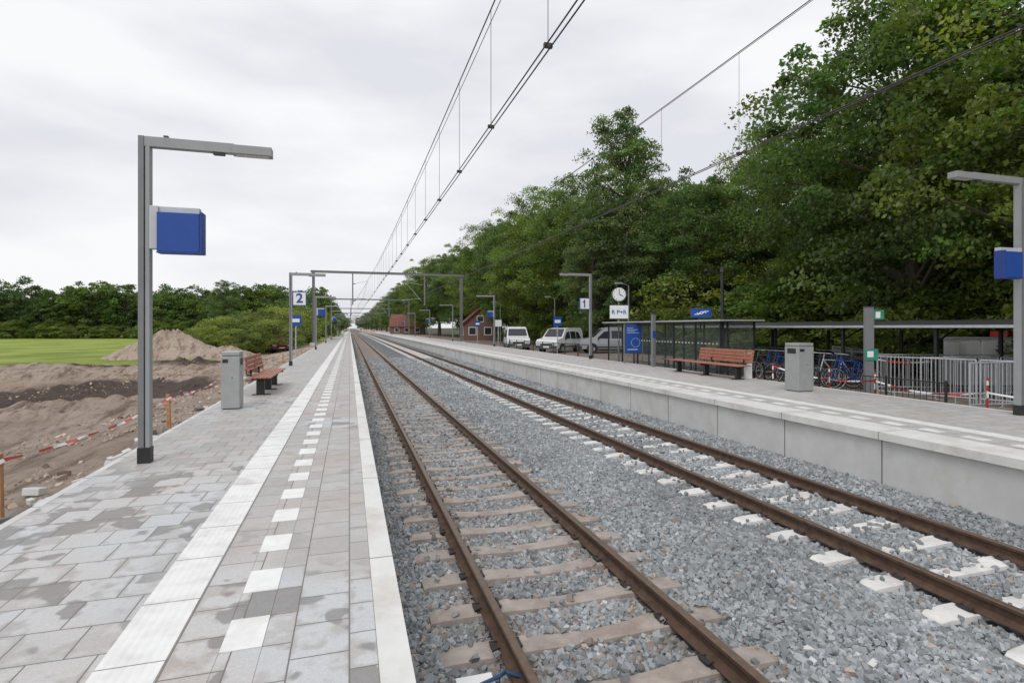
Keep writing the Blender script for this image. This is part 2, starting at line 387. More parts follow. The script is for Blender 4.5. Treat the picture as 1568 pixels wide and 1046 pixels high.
def sleepers(name,xc,mat):
    st=[(-1.26,-.19,.090),(-1.20,-.170,.106),(-.95,-.160,.118),(-.55,-.161,.118),(-.3,-.184,.096),(0,-.193,.088),(.3,-.184,.096),(.55,-.161,.118),(.95,-.160,.118),(1.20,-.170,.106),(1.26,-.19,.090)]
    V=[];F=[]
    r=np.random.default_rng(int(xc*10))
    for y0 in sl_y:
        o=len(V); y=y0+r.normal(0,.010); dx=r.normal(0,.012); sk=r.normal(0,.007); dz=r.normal(0,.003)
        for s,z,w in st:
            for yy,zz in ((-w-.02,-.4),(-w,z),(w,z),(w+.02,-.4)):
                V.append((xc+s+dx,y+yy+s*sk,zz+dz))
        n=len(st)
        for i in range(n-1):
            a=o+i*4
            for k in range(3): F.append((a+k,a+k+1,a+5+k,a+4+k))
        F.append((o,o+1,o+2,o+3)); e=o+(n-1)*4; F.append((e+3,e+2,e+1,e))
    place(npmesh(name,np.array(V),np.array(F),[mat]),name)
sleepers("railway_sleepers",1.95,m_slL); sleepers("railway_sleepers",6.2,m_slR)
def rail(x):
    b=B()
    pr=[(-.075,-.158),(-.075,-.148),(-.02,-.130),(-.009,-.115),(-.009,-.048),(-.035,-.036),(-.036,-.008),(-.028,0),(.028,0),(.036,-.008),(.035,-.036),(.009,-.048),(.009,-.115),(.02,-.130),(.075,-.148),(.075,-.158)]
    n=len(pr); Y0,Y1=-4,900
    vs=[(p[0],Y0,p[1]) for p in pr]+[(p[0],Y1,p[1]) for p in pr]
    fs=[];
    for i in range(n):
        if i in(6,7,8): continue
        fs.append((i,(i+1)%n,n+(i+1)%n,n+i))
    b.add(vs,fs,m_rust); b.add(vs,[(i,i+1,n+i+1,n+i) for i in (6,7,8)],m_railtop)
    b.add(vs,[tuple(range(n))],m_rust)
    b.obj("steel_rail",(x,0,0))
for x in (1.2,2.7,5.45,6.95): rail(x)
b=B()
for x in (1.2,2.7,5.45,6.95):
    for y in sl_y[sl_y<45]:
        b.box(x-.105,x+.105,y-.085,y+.085,-.164,-.1585,m_clip)
        for sgn in (-1,1):
            b.box(x+sgn*.10-.022,x+sgn*.10+.022,y-.05,y+.05,-.16,-.135,m_clip)
            if y<14:
                b.cyl((x+sgn*.125,y-.06,-.138),(x+sgn*.06,y-.045,-.130),.008,m_clip,5); b.cyl((x+sgn*.125,y+.06,-.138),(x+sgn*.06,y+.045,-.130),.008,m_clip,5)
b.obj("rail_fastenings")
def stones():
    P=[];SZ=[]
    def layer(y0,y1,sp,size,prob=1):
        xs=np.arange(.30,8.02,sp); ys=np.arange(y0,y1,sp)
        X,Y=np.meshgrid(xs,ys); X=X.ravel()+rng.uniform(-.5,.5,X.size)*sp; Y=Y.ravel()+rng.uniform(-.5,.5,Y.size)*sp
        k=rng.random(X.size)<prob; X=X[k];Y=Y[k]
        Z=bz(X)+rng.uniform(-.3,.5,X.size)*size*.5
        ph=(Y-sl_y[0]+SP/2)%SP-SP/2
        onS=(np.abs(ph)<.128)&((np.abs(X-1.95)<1.27)|(np.abs(X-6.2)<1.27))
        mid=np.minimum(np.abs(X-1.95),np.abs(X-6.2))<.42
        edge=onS&(np.abs(ph)>.092)
        keep=~onS|(rng.random(X.size)<np.where(mid&(X>4),.14,np.where(edge,.10,.018)))
        Z=np.where(onS,-.155+size*.1-np.where(mid,.025,0),Z)
        onrail=np.min(np.abs(X[:,None]-np.array([1.2,2.7,5.45,6.95])[None]),1)<.085
        keep&=~onrail; keep&=(X>.32)
        P.append(np.stack([X,Y,Z],1)[keep]); SZ.append(np.full(keep.sum(),size))
    layer(1.6,13,.040,.046); layer(1.6,13,.07,.052,.8)
    layer(13,24,.055,.060); layer(24,46,.085,.085)
    P=np.concatenate(P);SZ=np.concatenate(SZ); N=len(P)
    g=rng.uniform(.20,.41,N); c=np.stack([g*.94,g*1.0,g*1.04],1)
    br=rng.random(N)<np.where(P[:,0]<3.2,.12,.03); c[br]*=np.array([1.1,.86,.72])
    near=np.exp(-((np.abs(P[:,0]-1.95)-.75)/.22)**2)*.6
    c*=1-near[:,None]*np.array([.15,.32,.45])
    wt=rng.random(N)<.02; c[wt]=.52
    rocks("ballast_stones",P,SZ,c,m_stone)
stones()
b=B(); pts=[(.55,3.75,-.11),(.70,3.67,-.07),(.85,3.66,-.07),(1.02,3.72,-.07),(1.08,3.8,-.10),(1.3,3.7,-.14)]
for a,c in zip(pts,pts[1:]): b.cyl(a,c,.014,m_cable,8)
b.box(.72,.98,3.66,3.82,-.12,-.095,m_wblock); b.obj("signal_cable")
# ------------------------------------------------------------------ platform lamps
def lamp(name,loc,side,h,sign=None,blue=True,arm=1.42):
    b=B(); s=side
    def bx(x0,x1,*a):
        x0,x1=sorted((x0*s,x1*s)); b.box(x0,x1,*a)
    bx(-.062,.0,-.055,.055,0,h,m_pole); bx(.001,.014,-.042,.042,.15,h-.13,m_dark); bx(.015,.062,-.055,.055,0,h-.124,m_pole2)
    bx(-.070,.070,-.063,.063,0,.19,m_black)
    bx(.001,arm-.44,-.05,.05,h-.123,h-.002,m_pole2)
    bx(arm-.46,arm,-.08,.08,h-.13,h-.02,m_pole2); bx(arm-.42,arm-.03,-.06,.06,h-.138,h-.1305,m_lens)
    bx(arm-.68,arm-.55,-.04,.04,h-.15,h-.1235,m_dark)
    bx(.20,.25,-.03,.03,h-.001,h+.03,m_dark)
    o=b.obj(name,loc,0,.006)
    c=B()
    def cx(x0,x1,*a):
        x0,x1=sorted((x0*s,x1*s)); c.box(x0,x1,*a)
    if blue:
        zt=3.10
        cx(.066,.16,-.085,.035,zt-.52,zt+.0,m_grayw); cx(.066,.60,-.06,.035,zt-.08,zt,m_grayw)
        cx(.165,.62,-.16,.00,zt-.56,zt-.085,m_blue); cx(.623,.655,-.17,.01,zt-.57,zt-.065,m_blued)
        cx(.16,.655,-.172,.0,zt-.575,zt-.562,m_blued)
        p=c.obj("destination_display",(0,0,0),0,.008); p.parent=o
    if sign:
        c=B(); z=3.18
        cx(.08,.64,-.09,.0,z-.60,z,m_blue); cx(.11,.61,-.10,-.091,z-.57,z-.03,m_white)
        if sign=="1":
            cx(.35,.41,-.106,-.1005,z-.50,z-.10,m_blue)
            T=Matrix.Translation((-.38,0,z-.13))@Matrix.Rotation(math.radians(-48),4,'Y'); c.box(-.15,.0,-.106,-.1003,-.03,.02,m_blue,T)
        p=c.obj("track_number_board",(0,0,0),0); p.parent=o
        if sign!="1":
            t=bpy.data.curves.new("numeral",'FONT'); t.body=sign; t.size=.56; t.align_x='CENTER'; t.align_y='CENTER'; t.extrude=.002; t.offset=.014
            to=bpy.data.objects.new("numeral",t); col.objects.link(to); t.materials.append(m_blue)
            to.rotation_euler=(math.pi/2,0,0); to.location=(.36*s,-.104,z-.30); to.parent=o
    return o
lamp("platform_lamp",(-2.37,7.6,PT),1,3.94)
lamp("platform_lamp",(-2.42,25.2,PT),1,4.0,"2",False)
for i in range(2,9): lamp("platform_lamp",(-2.42,25.2+18.2*(i-1),PT),1,4.0,None,i%2==0)
lamp("platform_lamp",(11.98,7.05,PT),-1,4.42,arm=1.72)
lamp("platform_lamp",(12.1,26.2,PT),-1,4.45,"1",False,arm=1.7)
for i in range(2,8): lamp("platform_lamp",(12.15,26.2+20*(i-1),PT),-1,4.45,None,i%2==0,arm=1.6)
# ------------------------------------------------------------------ litter bins and benches
def binn(name,loc,w,d,h,side):
    b=B(); b.box(-w/2,w/2,-d/2,d/2,.02,h-.09,m_bin); b.box(-w/2+.004,w/2-.004,-d/2+.004,d/2-.004,h-.075,h,m_bin)
    b.box(-w/2+.02,w/2-.02,-d/2+.02,d/2-.02,h-.1,h-.06,m_dark); b.box(-w/2+.03,w/2-.03,-d/2+.03,d/2-.03,0,.02,m_dark)
    o=b.obj(name,loc,0,.035,4)
    c=B(); x=w/2*side; x0,x1=sorted((x-.01*side,x+.006*side))
    c.box(x0,x1,-d*.3,d*.3,h-.27,h-.14,m_black); p=c.obj("disposal_slot"); p.parent=o
    c=B(); c.box(-w*.42,-w*.12,-d/2-.004,-d/2+.01,h-.22,h-.15,m_black) ; c.cyl((.1*w,-d/2-.006,.55*h),(.1*w,-d/2+.01,.55*h),.012,m_dark)
    p=c.obj("lock"); p.parent=o
binn("litter_bin",(-2.28,12.25,PT),.34,.42,1.15,1)
binn("litter_bin",(11.15,11.4,PT),.48,.46,1.24,-1)
def bench(name,loc,side,L1,Lb0,Lb1):
    b=B(); s=side
    def bx(x0,x1,*a):
        x0,x1=sorted((x0*s,x1*s)); b.box(x0,x1,*a)
    for i in range(5): bx(-.24+i*.1,-.155+i*.1,0,L1,.42,.455,m_bwood)
    for i in range(4): 
        z=.52+i*.105; x=-.26-.022*i
        bx(x-.035,x,Lb0,Lb1,z,z+.092,m_bwood)
    for y in (.35,L1*.5,L1-.35):
        bx(-.24,.22,y-.03,y+.03,.36,.419,m_black); bx(-.12,.06,y-.05,y+.05,.02,.36,m_black); bx(-.22,.2,y-.06,y+.06,0,.02,m_black)
        if Lb0<y<Lb1: 
            bx(-.258,-.225,y-.025,y+.025,.40,.62,m_black); bx(-.325,-.36,y-.025,y+.025,.5,.9,m_black); bx(-.34,-.24,y-.024,y+.024,.46,.5,m_black)
    return b.obj(name,loc,0,.008)
bench("station_bench",(-2.04,14.1,PT),1,3.1,.1,2.5)
bench("station_bench",(11.72,14.1,PT),-1,3.9,.0,2.7)
# ------------------------------------------------------------------ overhead line
CW=5.27
GY=[-20,63.9,124,184,244,304,364,424,484,560,640]
def gantry(y):
    b=B(); H=8.7; xl,xr=-3.8,12.75
    for x in (xl,xr):
        b.box(x-.14,x+.14,y-.012,y+.012,-.2,H,m_pole); b.box(x-.14,x-.12,y-.14,y+.14,-.2,H,m_pole); b.box(x+.12,x+.14,y-.14,y+.14,-.2,H,m_pole)
        b.box(x-.35,x+.35,y-.35,y+.35,-.5,.75,m_coping)
    b.box(xl-.3,xr+.3,y-.1,y+.1,H-.24,H-.002,m_pole)
    b.box(xl-.3,xr+.3,y-.14,y+.14,H+.0,H+.02,m_pole)
    for x,t in ((.35,1.95),(8.4,6.2)):
        b.box(x-.07,x+.07,y-.07,y+.07,5.0,H-.24,m_pole)
        sg=1 if t>x else -1
        b.cyl((x,y,5.3),(x+sg*.35,y,5.5),.05,m_insul,8); b.cyl((x+sg*.35,y,5.5),(t,y,7.6),.03,m_zinc,6)
        b.cyl((x,y,7.3),(x+sg*.3,y,7.35),.05,m_insul,8); b.cyl((x+sg*.3,y,7.35),(t,y,7.7),.025,m_zinc,6)
        b.cyl((x+sg*.5,y,5.75),(t+sg*.4,y,5.6),.02,m_zinc,6); b.cyl((t+sg*.4,y,5.6),(t,y,CW),.015,m_zinc,6)
    b.obj("catenary_gantry",(0,0,0))
for y in GY[1:]: gantry(y)
def mz(y):
    for a,c in zip(GY,GY[1:]):
        if a<=y<=c:
            t=(y-a)/(c-a); sag=.95 if a<0 else .75
            return 7.8-4*sag*t*(1-t)
    return 7.8
def wires(xc,name):
    b=B()
    for dx in (-.03,.03): b.cyl((xc+dx,-6,CW),(xc+dx,640,CW),.0085,m_wire,5)
    ys=list(np.arange(-6,640,3.0))
    for off,r,dz in ((0,.010,0),(.10,.006,.05)):
        for y0,y1 in zip(ys,ys[1:]): b.cyl((xc+off,y0,mz(y0)+dz),(xc+off,y1,mz(y1)+dz),r,m_wire,4)
    y=2.9
    while y<300:
        b.cyl((xc,y,CW),(xc,y,mz(y)),.004,m_wire,4)
        b.box(xc-.045,xc+.045,y-.02,y+.02,CW-.015,CW+.03,m_wire)
        y+=2.35 if y<40 else 5
    b.obj(name)
wires(1.95,"overhead_wires"); wires(6.2,"overhead_wires")
# ------------------------------------------------------------------ trees
def leafcloud(C,cr,flat,per,leaf,r,base,outward):
    n=len(C); idx=np.repeat(np.arange(n),per); N=len(idx)
    d=r.normal(size=(N,3)); d/=np.linalg.norm(d,axis=1)[:,None]; d*=(r.random(N)**.5)[:,None]
    sc=cr[idx][:,None]*np.array([1,1,flat]); p=C[idx]+d*sc
    hd=np.hypot(d[:,0],d[:,1]); p[:,2]-=hd**2*cr[idx]*.45
    a=r.normal(size=(N,3))+outward[idx]*.6; a[:,2]-=.35; a/=np.linalg.norm(a,axis=1)[:,None]
    u=r.normal(size=(N,3)); u[:,2]*=.45; u-=a*(u*a).sum(1)[:,None]; u/=np.linalg.norm(u,axis=1)[:,None]
    ll=leaf*r.uniform(.55,1.35,N)[:,None]
    V=np.stack([p-a*ll*.5,p+u*ll*.32,p+a*ll*.5,p-u*ll*.32],1).reshape(-1,3)
    F=np.arange(4*N).reshape(-1,4)
    cb=r.uniform(.6,1.45,n)[idx]*r.uniform(.75,1.25,N); hue=np.clip(r.normal(0,.10,n),-.2,.14)[idx]
    c=base[None]*cb[:,None]; c[:,0]*=1+hue; c[:,2]*=1-.3*hue
    return V,F,np.repeat(c,4,0)
def tree(name,seed,H,R,th,ncl,per,leaf,base,crs=1.15,shape=1.0,multi=1,flat=.42):
    r=np.random.default_rng(seed); ch=H-th; cz=th+ch*.48
    lob=[(r.normal(size=3),r.uniform(.1,.32)) for _ in range(8)]
    d=r.normal(size=(ncl,3)); d/=np.linalg.norm(d,axis=1)[:,None]
    rad=.42+.58*r.random(ncl)**.6
    mod=np.ones(ncl)*.95
    for v,a in lob:
        v=v/np.linalg.norm(v); mod+=a*np.maximum(0,(d@v))**4*1.2
    mod*=r.uniform(.82,1.08,ncl)
    C=d*rad[:,None]*mod[:,None]*np.array([R,R,ch*.52])*.86
    low=C[:,2]<0; C[low,:2]*=1.05; 
    top=np.clip(C[:,2]/(ch*.5),0,1); C[:,:2]*=(1-.35*shape*top**2)[:,None]
    C[:,2]+=cz; C[:,2]=np.clip(C[:,2],th*.6+.3,H-.3)
    cr=r.uniform(.5,1.3,ncl)*crs
    V,F,c=leafcloud(C,cr,flat,per,leaf,r,np.array(base),d)
    b=B()
    for q in range(multi):
        x0,y0=(0,0) if multi==1 else (r.uniform(-.4,.4),r.uniform(-.4,.4))
        pts=[Vector((x0,y0,-.3))]; k=6
        for i in range(1,k+1): pts.append(Vector((x0+r.normal(0,.12)*i*.4,y0+r.normal(0,.12)*i*.4,(H*.8)*i/k)))
        r0=H*.02
        for i in range(k): b.cyl(pts[i],pts[i+1],r0*(1-.8*i/k)*(1.25 if i==0 else 1),m_bark,8,r0*(1-.8*(i+1)/k))
    sel=r.choice(ncl,min(ncl,60),replace=False)
    for j in sel:
        e=Vector(C[j]); t=min(.95,max(.22,(e.z-1.2-.25*math.hypot(e.x,e.y))/(H*.8))); f=t*k; i=min(k-1,int(f)); s0=pts[i].lerp(pts[i+1],f-i)
        mid=s0.lerp(e,.5)+Vector((0,0,-.02*H*r.random()+.3)); rr=r0*(1-.75*t)*.42
        b.cyl(s0,mid,rr,m_bark,6,rr*.6); b.cyl(mid,e,rr*.6,m_bark,5,rr*.15)
    bv=np.array(b.v); o=len(V)
    bf=np.array([f for f in b.f if len(f)==4])+o
    V=np.concatenate([V,bv]); F2=np.concatenate([F,bf]); c=np.concatenate([c,np.full((len(bv),3),.06)])
    mi=np.concatenate([np.zeros(len(F)),np.ones(len(bf))])
    return npmesh(name,V,F2,[m_leaf,m_bark],c,mi)
G1=(.116,.170,.034); G2=(.090,.144,.038); G3=(.156,.205,.040)
near=[tree("broad_tree_a",11,17,6.4,1.4,430,190,.175,G1,1.1),
      tree("broad_tree_b",12,17,6.0,1.8,400,190,.175,G2,1.1),
      tree("broad_tree_c",13,18,6.6,1.2,430,190,.175,G3,1.1)]
narrow=tree("poplar_like",21,21,4.4,1.2,300,190,.18,(.125,.175,.065),1.0,1.25)
far=[tree("far_tree_a",31,15,5.6,1.0,150,75,.42,G2,1.3),tree("far_tree_b",32,15,5.2,1.0,150,75,.42,(.072,.112,.038),1.3),tree("far_tree_c",33,15,6,1.2,150,75,.42,G1,1.3)]
bushm=[tree("bush_a",41,4.2,2.6,.2,110,120,.14,G3,.7,.6,3),tree("bush_b",42,4.0,2.7,.2,110,120,.14,(.17,.21,.05),.7,.6,3),tree("bush_c",43,4.4,2.5,.2,110,120,.14,G1,.7,.6,3)]
def put(me,H0,name,x,y,h,z=.4,wide=1,rz=None):
    s=h/H0; rz=random.uniform(0,6.28) if rz is None else rz
    place(me,name,(x,y,z),rz,(s*wide,s*wide,s))
row=[(20.0,4,16.5,0),(21.5,10,17.4,2),(22.5,16.8,18.6,1),(27,23.0,15.6,0),(29,32,16.0,2),(25.5,35,14.8,1),
     (22.5,52,18.6,0),(21,60,18,2),(22,70,19.5,1),(22.5,82,20,0),(24,96,20.5,2),(22,110,20.5,1),(20,126,20,0),(18.5,143,20,2),(17.5,165,18.0,1),(16.5,189,17.5,0),(16.5,215,17,1),(16,250,16,2),(16,290,16,0),(16,340,16,1),(15,400,16,1),(14,480,16,0)]
for x,y,h,k in row: put(near[k],(17,17,18)[k],"beech_tree",x,y,h)
put(narrow,21,"poplar_tree",22,40.5,21.6); put(narrow,21,"poplar_tree",19.5,41.5,13)
row2=[(31,8,17,1),(33,17,17,0),(36,26,17.0,2),(36,37,18,0),(34,46,19,1),(31,56,19,2),(31,68,20,0),(32,80,20,1),(32,96,21,0),(31,115,21,1),(28,135,20,2)]
for x,y,h,k in row2: put(near[k],(17,17,18)[k],"beech_tree",x,y,h,.4,1.1)
for i in range(16): put(far[i%3],15,"oak_tree",46+random.uniform(-3,3),0+i*9.5,17+random.uniform(-1,2),.4,1.25)
for i in range(22):
    put(bushm[i%3],4,"shrub",21.0+random.uniform(-.5,2.2),4+i*3.1,random.uniform(2.2,4.0),.4,1.25)
for i in range(16):
    put(bushm[i%3],4,"shrub",25+random.uniform(-1,2.2),4+i*4.1,random.uniform(4,6.0),.4,1.4)
X=-190
while X<-17:
    h=random.choice([12.0,12.8,13.6,14.6,15.3])
    if -38<X<-30: h=10.8
    put(far[random.randrange(3)],15,"oak_tree",X,142-.2983*X+random.uniform(-5,3),h,-.3,random.uniform(1.0,1.25)); X+=random.uniform(3.6,5.8)
X=-230
while X<-12:
    put(far[random.randrange(2)],15,"oak_tree",X,160-.2983*X+random.uniform(-3,3),random.uniform(12.5,15),-.3,1.35); X+=4.8
for i in range(50):
    X=-200+i*3.7; Y=137-.2983*X+random.uniform(-2,2)
    if X<-16: put(bushm[i%3],4,"shrub",X,Y,random.uniform(2.5,4.8),-.3,1.4)
put(narrow,21,"pine_tree",-25.5,128,13.8,-.3,1.2)
for x,y,h in ((-12.5,66,4.2),(-10.5,62,4.1),(-8.7,66,5.0),(-11.5,72,5.2),(-7.6,74,5.6),(-14.5,68,3.0),(-7.2,84,6.4),(-16.5,76,3.8),(-9.3,58,2.8),(-7.4,62,3.8),(-13,62,2.6)): put(bushm[random.randrange(2)],4.2,"shrub",x,y,h,-.3,1.25)
for x,y,h in ((-8,95,8),(-7.2,112,9),(-6.5,128,12.5),(-7.5,150,12),(-6,175,11),(-6.5,205,12),(-6.5,240,12),(-6,290,12),(-6,350,13),(-6,430,13),(-12,135,11),(-14,118,9)): put(far[random.randrange(3)],15,"oak_tree",x,y,h,-.3,1)
for i in range(30):
    if abs(-60+i*4-4)>5: put(far[i%3],15,"oak_tree",-60+i*4,620+random.uniform(-10,10),15,0,1.3)
# ------------------------------------------------------------------ left details
def stake(x,y,z0,h): 
    b=B(); T=Matrix.Rotation(random.uniform(-.06,.06),4,'Y')@Matrix.Rotation(random.uniform(-.05,.05),4,'X')
    b.box(-.03,.03,-.03,.03,-.3,h,m_stake,T); b.obj("wooden_stake",(x,y,z0),0,.004)
SK=[(-3.32,3.0),(-3.32,6.62),(-3.26,11.7),(-3.4,17.5),(-3.35,24),(-3.35,31)]
for x,y in SK: stake(x,y,.5,.64)
def tape(pts,name,sag=.12,w=.05):
    b=B()
    for (x0,y0,z0),(x1,y1,z1) in zip(pts,pts[1:]):
        n=14; P=[]
        for k in range(n+1):
            t=k/n; P.append(Vector((x0+(x1-x0)*t+.01*math.sin(k),y0+(y1-y0)*t,z0+(z1-z0)*t-4*sag*t*(1-t))))
        for k in range(n):
            a=.9*math.sin(k*1.3);c=.9*math.sin((k+1)*1.3); u=Vector((math.sin(a),0,math.cos(a)))*w*.5; v=Vector((math.sin(c),0,math.cos(c)))*w*.5
            b.add([P[k]-u,P[k+1]-v,P[k+1]+v,P[k]+u],[(0,1,2,3)],m_tape)
    b.obj(name)
tape([(x+.03,y,1.08) for x,y in SK],"barrier_tape",.11,.038)
b=B()
for i in range(80):
    y=rng.uniform(5,26); x=-2.9-abs(rng.normal(0,.3)); s=rng.uniform(.02,.12)
    T=Matrix.Translation((x,y,.53))@Matrix.Rotation(rng.uniform(0,6),4,'Z')@Matrix.Rotation(rng.uniform(-.4,.4),4,'X')
    b.box(-s,s,-s*.6,s*.6,-.05,s*.35,m_concwall if i%3 else m_joint,T)
b.obj("concrete_rubble",(0,0,0),0,.01)
def meshfence(name,loc,rz,n=1,w=3.4,h=1.1,st=.1,mat=m_zinc):
    b=B()
    for q in range(n):
        o=q*(w+.08)
        for x in (o,o+w): b.cyl((x,0,0),(x,0,h),.02,mat,6)
        for z in (.15,h): b.cyl((o,0,z),(o+w,0,z),.018,mat,6)
        x=o+st
        while x<o+w-.01: b.cyl((x,0,.15),(x,0,h),.008,mat,4); x+=st
        for x in (o+.4,o+w-.4): b.cyl((x,-.28,0),(x,.28,0),.015,mat,5); b.cyl((x,0,.15),(x,0,0),.015,mat,5)
    b.obj(name,loc,rz)
meshfence("mesh_fence",(-10.9,15.2,-.1),math.radians(-10),1,2.6,1.25,.09)
# ------------------------------------------------------------------ vehicles
def van(name,loc,rz,paint,Lg=4.9,h=1.95,w=1.9):
    b=B(); hw=w/2
    prof=[(0,.32),(0,.75),(.12,.98),(.95,1.12),(1.65,1.78),(1.85,h-.06),(2.2,h),(Lg-.15,h),(Lg-.03,h-.25),(Lg,.6),(Lg,.32)]
    if h<1.7: prof=[(0,.3),(0,.62),(.12,.8),(1.05,.95),(1.7,h-.1),(1.95,h-.02),(2.3,h),(Lg-.9,h-.05),(Lg-.1,1.0),(Lg,.6),(Lg,.3)]
    ins=[.05,0,.02,.04,.14,.17,.18,.18,.12,0,.03]
    b.prism(prof,-hw,hw,paint,ins)
    k=(h-.25)/1.7
    for s in (-1,1):
        X=lambda z: s*(hw-max(0,(z-.95*k))*.165/k+.008)
        for pts in ([(1.22,1.12*k),(1.72,1.62*k),(2.15,1.68*k),(2.15,1.12*k)],[(2.28,1.12*k),(2.28,1.68*k),(3.1,1.68*k),(3.1,1.12*k)],[(3.2,1.12*k),(3.2,1.66*k),(Lg-.75,1.62*k),(Lg-.45,1.12*k)]):
            vs=[(X(z),y,z) for y,z in pts]; b.add(vs,[(0,1,2,3) if s<0 else (3,2,1,0)],m_glassd)
        b.box(*sorted((s*(hw+.002),s*(hw+.02))),.6,Lg-.4,.42,.5,m_rubber)
        b.box(*sorted((s*hw*1.0,s*(hw+.17))),1.25,1.33,1.05*k,1.22*k,m_black)
        for y in (.85,Lg-1.05):
            b.cyl((s*(hw-.2),y,.33),(s*(hw+.012),y,.33),.33,m_rubber,20); b.cyl((s*hw,y,.33),(s*(hw+.02),y,.33),.2,m_zinc,14)
            b.cyl((s*(hw-.22),y,.36),(s*(hw+.006),y,.36),.39,m_black,20)
        b.box(*sorted((s*.55,s*(hw-.06))),-.02,.06,.60,.76,m_zinc)
        b.box(*sorted((s*(hw-.16),s*(hw-.04))),Lg-.02,Lg+.015,.7,1.0,m_red)
    if h>=1.7:
        vs=[(-hw+.14,1.0,1.168),(hw-.14,1.0,1.168),(hw-.22,1.62,1.762),(-hw+.22,1.62,1.762)]
    else: vs=[(-hw+.14,1.12,1.0),(hw-.14,1.12,1.0),(hw-.24,1.68,h-.11),(-hw+.24,1.68,h-.11)]
    vs=[(x,y-.014,z+.014) for x,y,z in vs]
    b.add(vs,[(0,1,2,3)],m_glassd)
    b.box(-.5,.5,-.02,.02,.56,.7,m_black); b.box(-hw+.02,hw-.02,-.04,.1,.34,.54,m_dark); b.box(-.26,.26,-.045,-.041,.40,.50,m_white)
    b.obj(name,loc,rz,.02)
van("white_van",(13.4,43.0,.53),math.radians(-12),m_vanw)
van("white_van",(13.9,37.8,.53),math.radians(-50),m_vanw,4.4,1.85,1.8)
van("silver_van",(16.3,37.4,.53),math.radians(-104),m_vang,4.6,1.9)
van("parked_car",(-6.6,60,-.1),math.radians(20),m_carred,4.2,1.55)
# ------------------------------------------------------------------ right furniture
def shelter():
    b=B(); x0,x1,y0,y1,h=12.75,14.2,16.6,25.4,2.68; z=.53
    n=6
    for i in range(n+1):
        y=y0+(y1-y0)*i/n
        for x in (x0,x1): b.box(x-.03,x+.03,y-.03,y+.03,z,h-.09,m_black)
    for x in (x0,x1):
        for zz in (z+.12,h-.17): b.box(x-.02,x+.02,y0,y1,zz,zz+.05,m_black)
    b.box(x0-.18,x1+.18,y0-.2,y1+.2,h-.09,h-.055,m_black); b.box(x0-.24,x1+.24,y0-.27,y1+.27,h-.053,h,m_zinc)
    b.box(x0-.003,x0+.003,y0+.05,y1-.05,z+.19,h-.19,m_glass); b.box(x1-.003,x1+.003,y0+.05,y1-.05,z+.19,h-.19,m_glass)
    b.box(x0+.05,x1-.05,y0-.003,y0+.003,z+.19,h-.19,m_glass)
    for i in range(n):
        y=y0+(y1-y0)*i/n
        for k in range(6): b.box(x0-.007,x0-.004,y+.15+k*.22,y+.24+k*.22,1.78,1.83,m_grayw)
    b.box(13.7,14.05,18,22,.95,1.0,m_bwood)
    for y in (18.3,20,21.7): b.box(13.85,13.91,y-.03,y+.03,.53,.95,m_black)
    b.obj("waiting_shelter")
shelter()
def bikeshed():
    b=B(); x0,x1,y0,y1=15.0,18.0,7.6,23.0
    for x in (x0+.3,x1-.2):
        for i in range(6):
            y=y0+.4+(y1-y0-.8)*i/5; b.box(x-.04,x+.04,y-.04,y+.04,.53,2.42 if x<16 else 2.3,m_black)
            if x<16: b.cyl((x,y,2.0),(x+.9,y,2.42),.025,m_black,6)
    n=10
    f=lambda t: 2.42+.16*math.sin(math.pi*t)
    for i in range(n):
        t0,t1=i/n,(i+1)/n
        xa=x0+(x1-x0)*t0; xb=x0+(x1-x0)*t1
        b.add([(xa,y0,f(t0)),(xb,y0,f(t1)),(xb,y1,f(t1)),(xa,y1,f(t0)),(xa,y0,f(t0)+.03),(xb,y0,f(t1)+.03),(xb,y1,f(t1)+.03),(xa,y1,f(t0)+.03)],[(0,3,2,1),(4,5,6,7),(0,1,5,4),(2,3,7,6)],m_dark)
    b.box(x0-.04,x0,y0,y1,2.39,2.46,m_zinc); b.box(x1,x1+.04,y0,y1,2.36,2.44,m_dark)
    b.obj("bicycle_shelter")
bikeshed()
def bikemesh(fr):
    b=B()
    for y in (-.52,.52): b.ring((0,y,.34),(1,0,0),.33,.018,m_rubber,18); b.ring((0,y,.34),(1,0,0),.305,.008,m_zinc,18); b.cyl((0,y,.34),(.001,y,.66),.004,m_zinc,4); b.cyl((0,y-.3,.34),(0,y+.3,.34),.004,m_zinc,4)
    P={'h':(0,.38,.88),'s':(0,-.18,.85),'b':(0,-.08,.3),'r':(0,-.52,.34),'f':(0,.52,.34)}
    for a,c in (('h','s'),('h','b'),('s','b'),('b','r'),('s','r'),('h','f')): b.cyl(P[a],P[c],.018,fr,6)
    b.cyl((0,.38,.88),(0,.34,1.05),.012,fr,6); b.cyl((-.28,.28,1.07),(.28,.28,1.07),.012,m_zinc,6); b.box(-.07,.07,-.3,-.06,.92,.97,m_rubber)
    b.cyl((0,-.18,.85),(0,-.19,.93),.012,fr,6); b.box(-.06,.06,-.75,-.3,.70,.72,m_black)
    return b.mesh("bicycle")
bms=[bikemesh(m) for m in (m_black,m_dark,m_black,m_blued,m_zinc,m_dark)]
for i in range(17): place(random.choice(bms),"bicycle",(16.3+random.uniform(-.1,.1),13.4+i*.5,.53),math.radians(90+random.uniform(-10,10)))
for i in range(13): place(random.choice(bms),"bicycle",(14.45+random.uniform(-.15,.15),12.6+i*.31,.53),math.radians(80+random.uniform(-14,14)))
b=B()
y=8.8
while y<14.3: b.cyl((12.62,y,.53),(12.62,y,1.16),.007,m_black,5); y+=.14
for y in (8.8,10.2,12.2,14.3): b.box(12.6,12.64,y-.02,y+.02,.53,1.22,m_black)
for z in (.64,1.15): b.box(12.608,12.632,8.8,14.3,z,z+.025,m_black)
b.obj("steel_railing")
b=B()
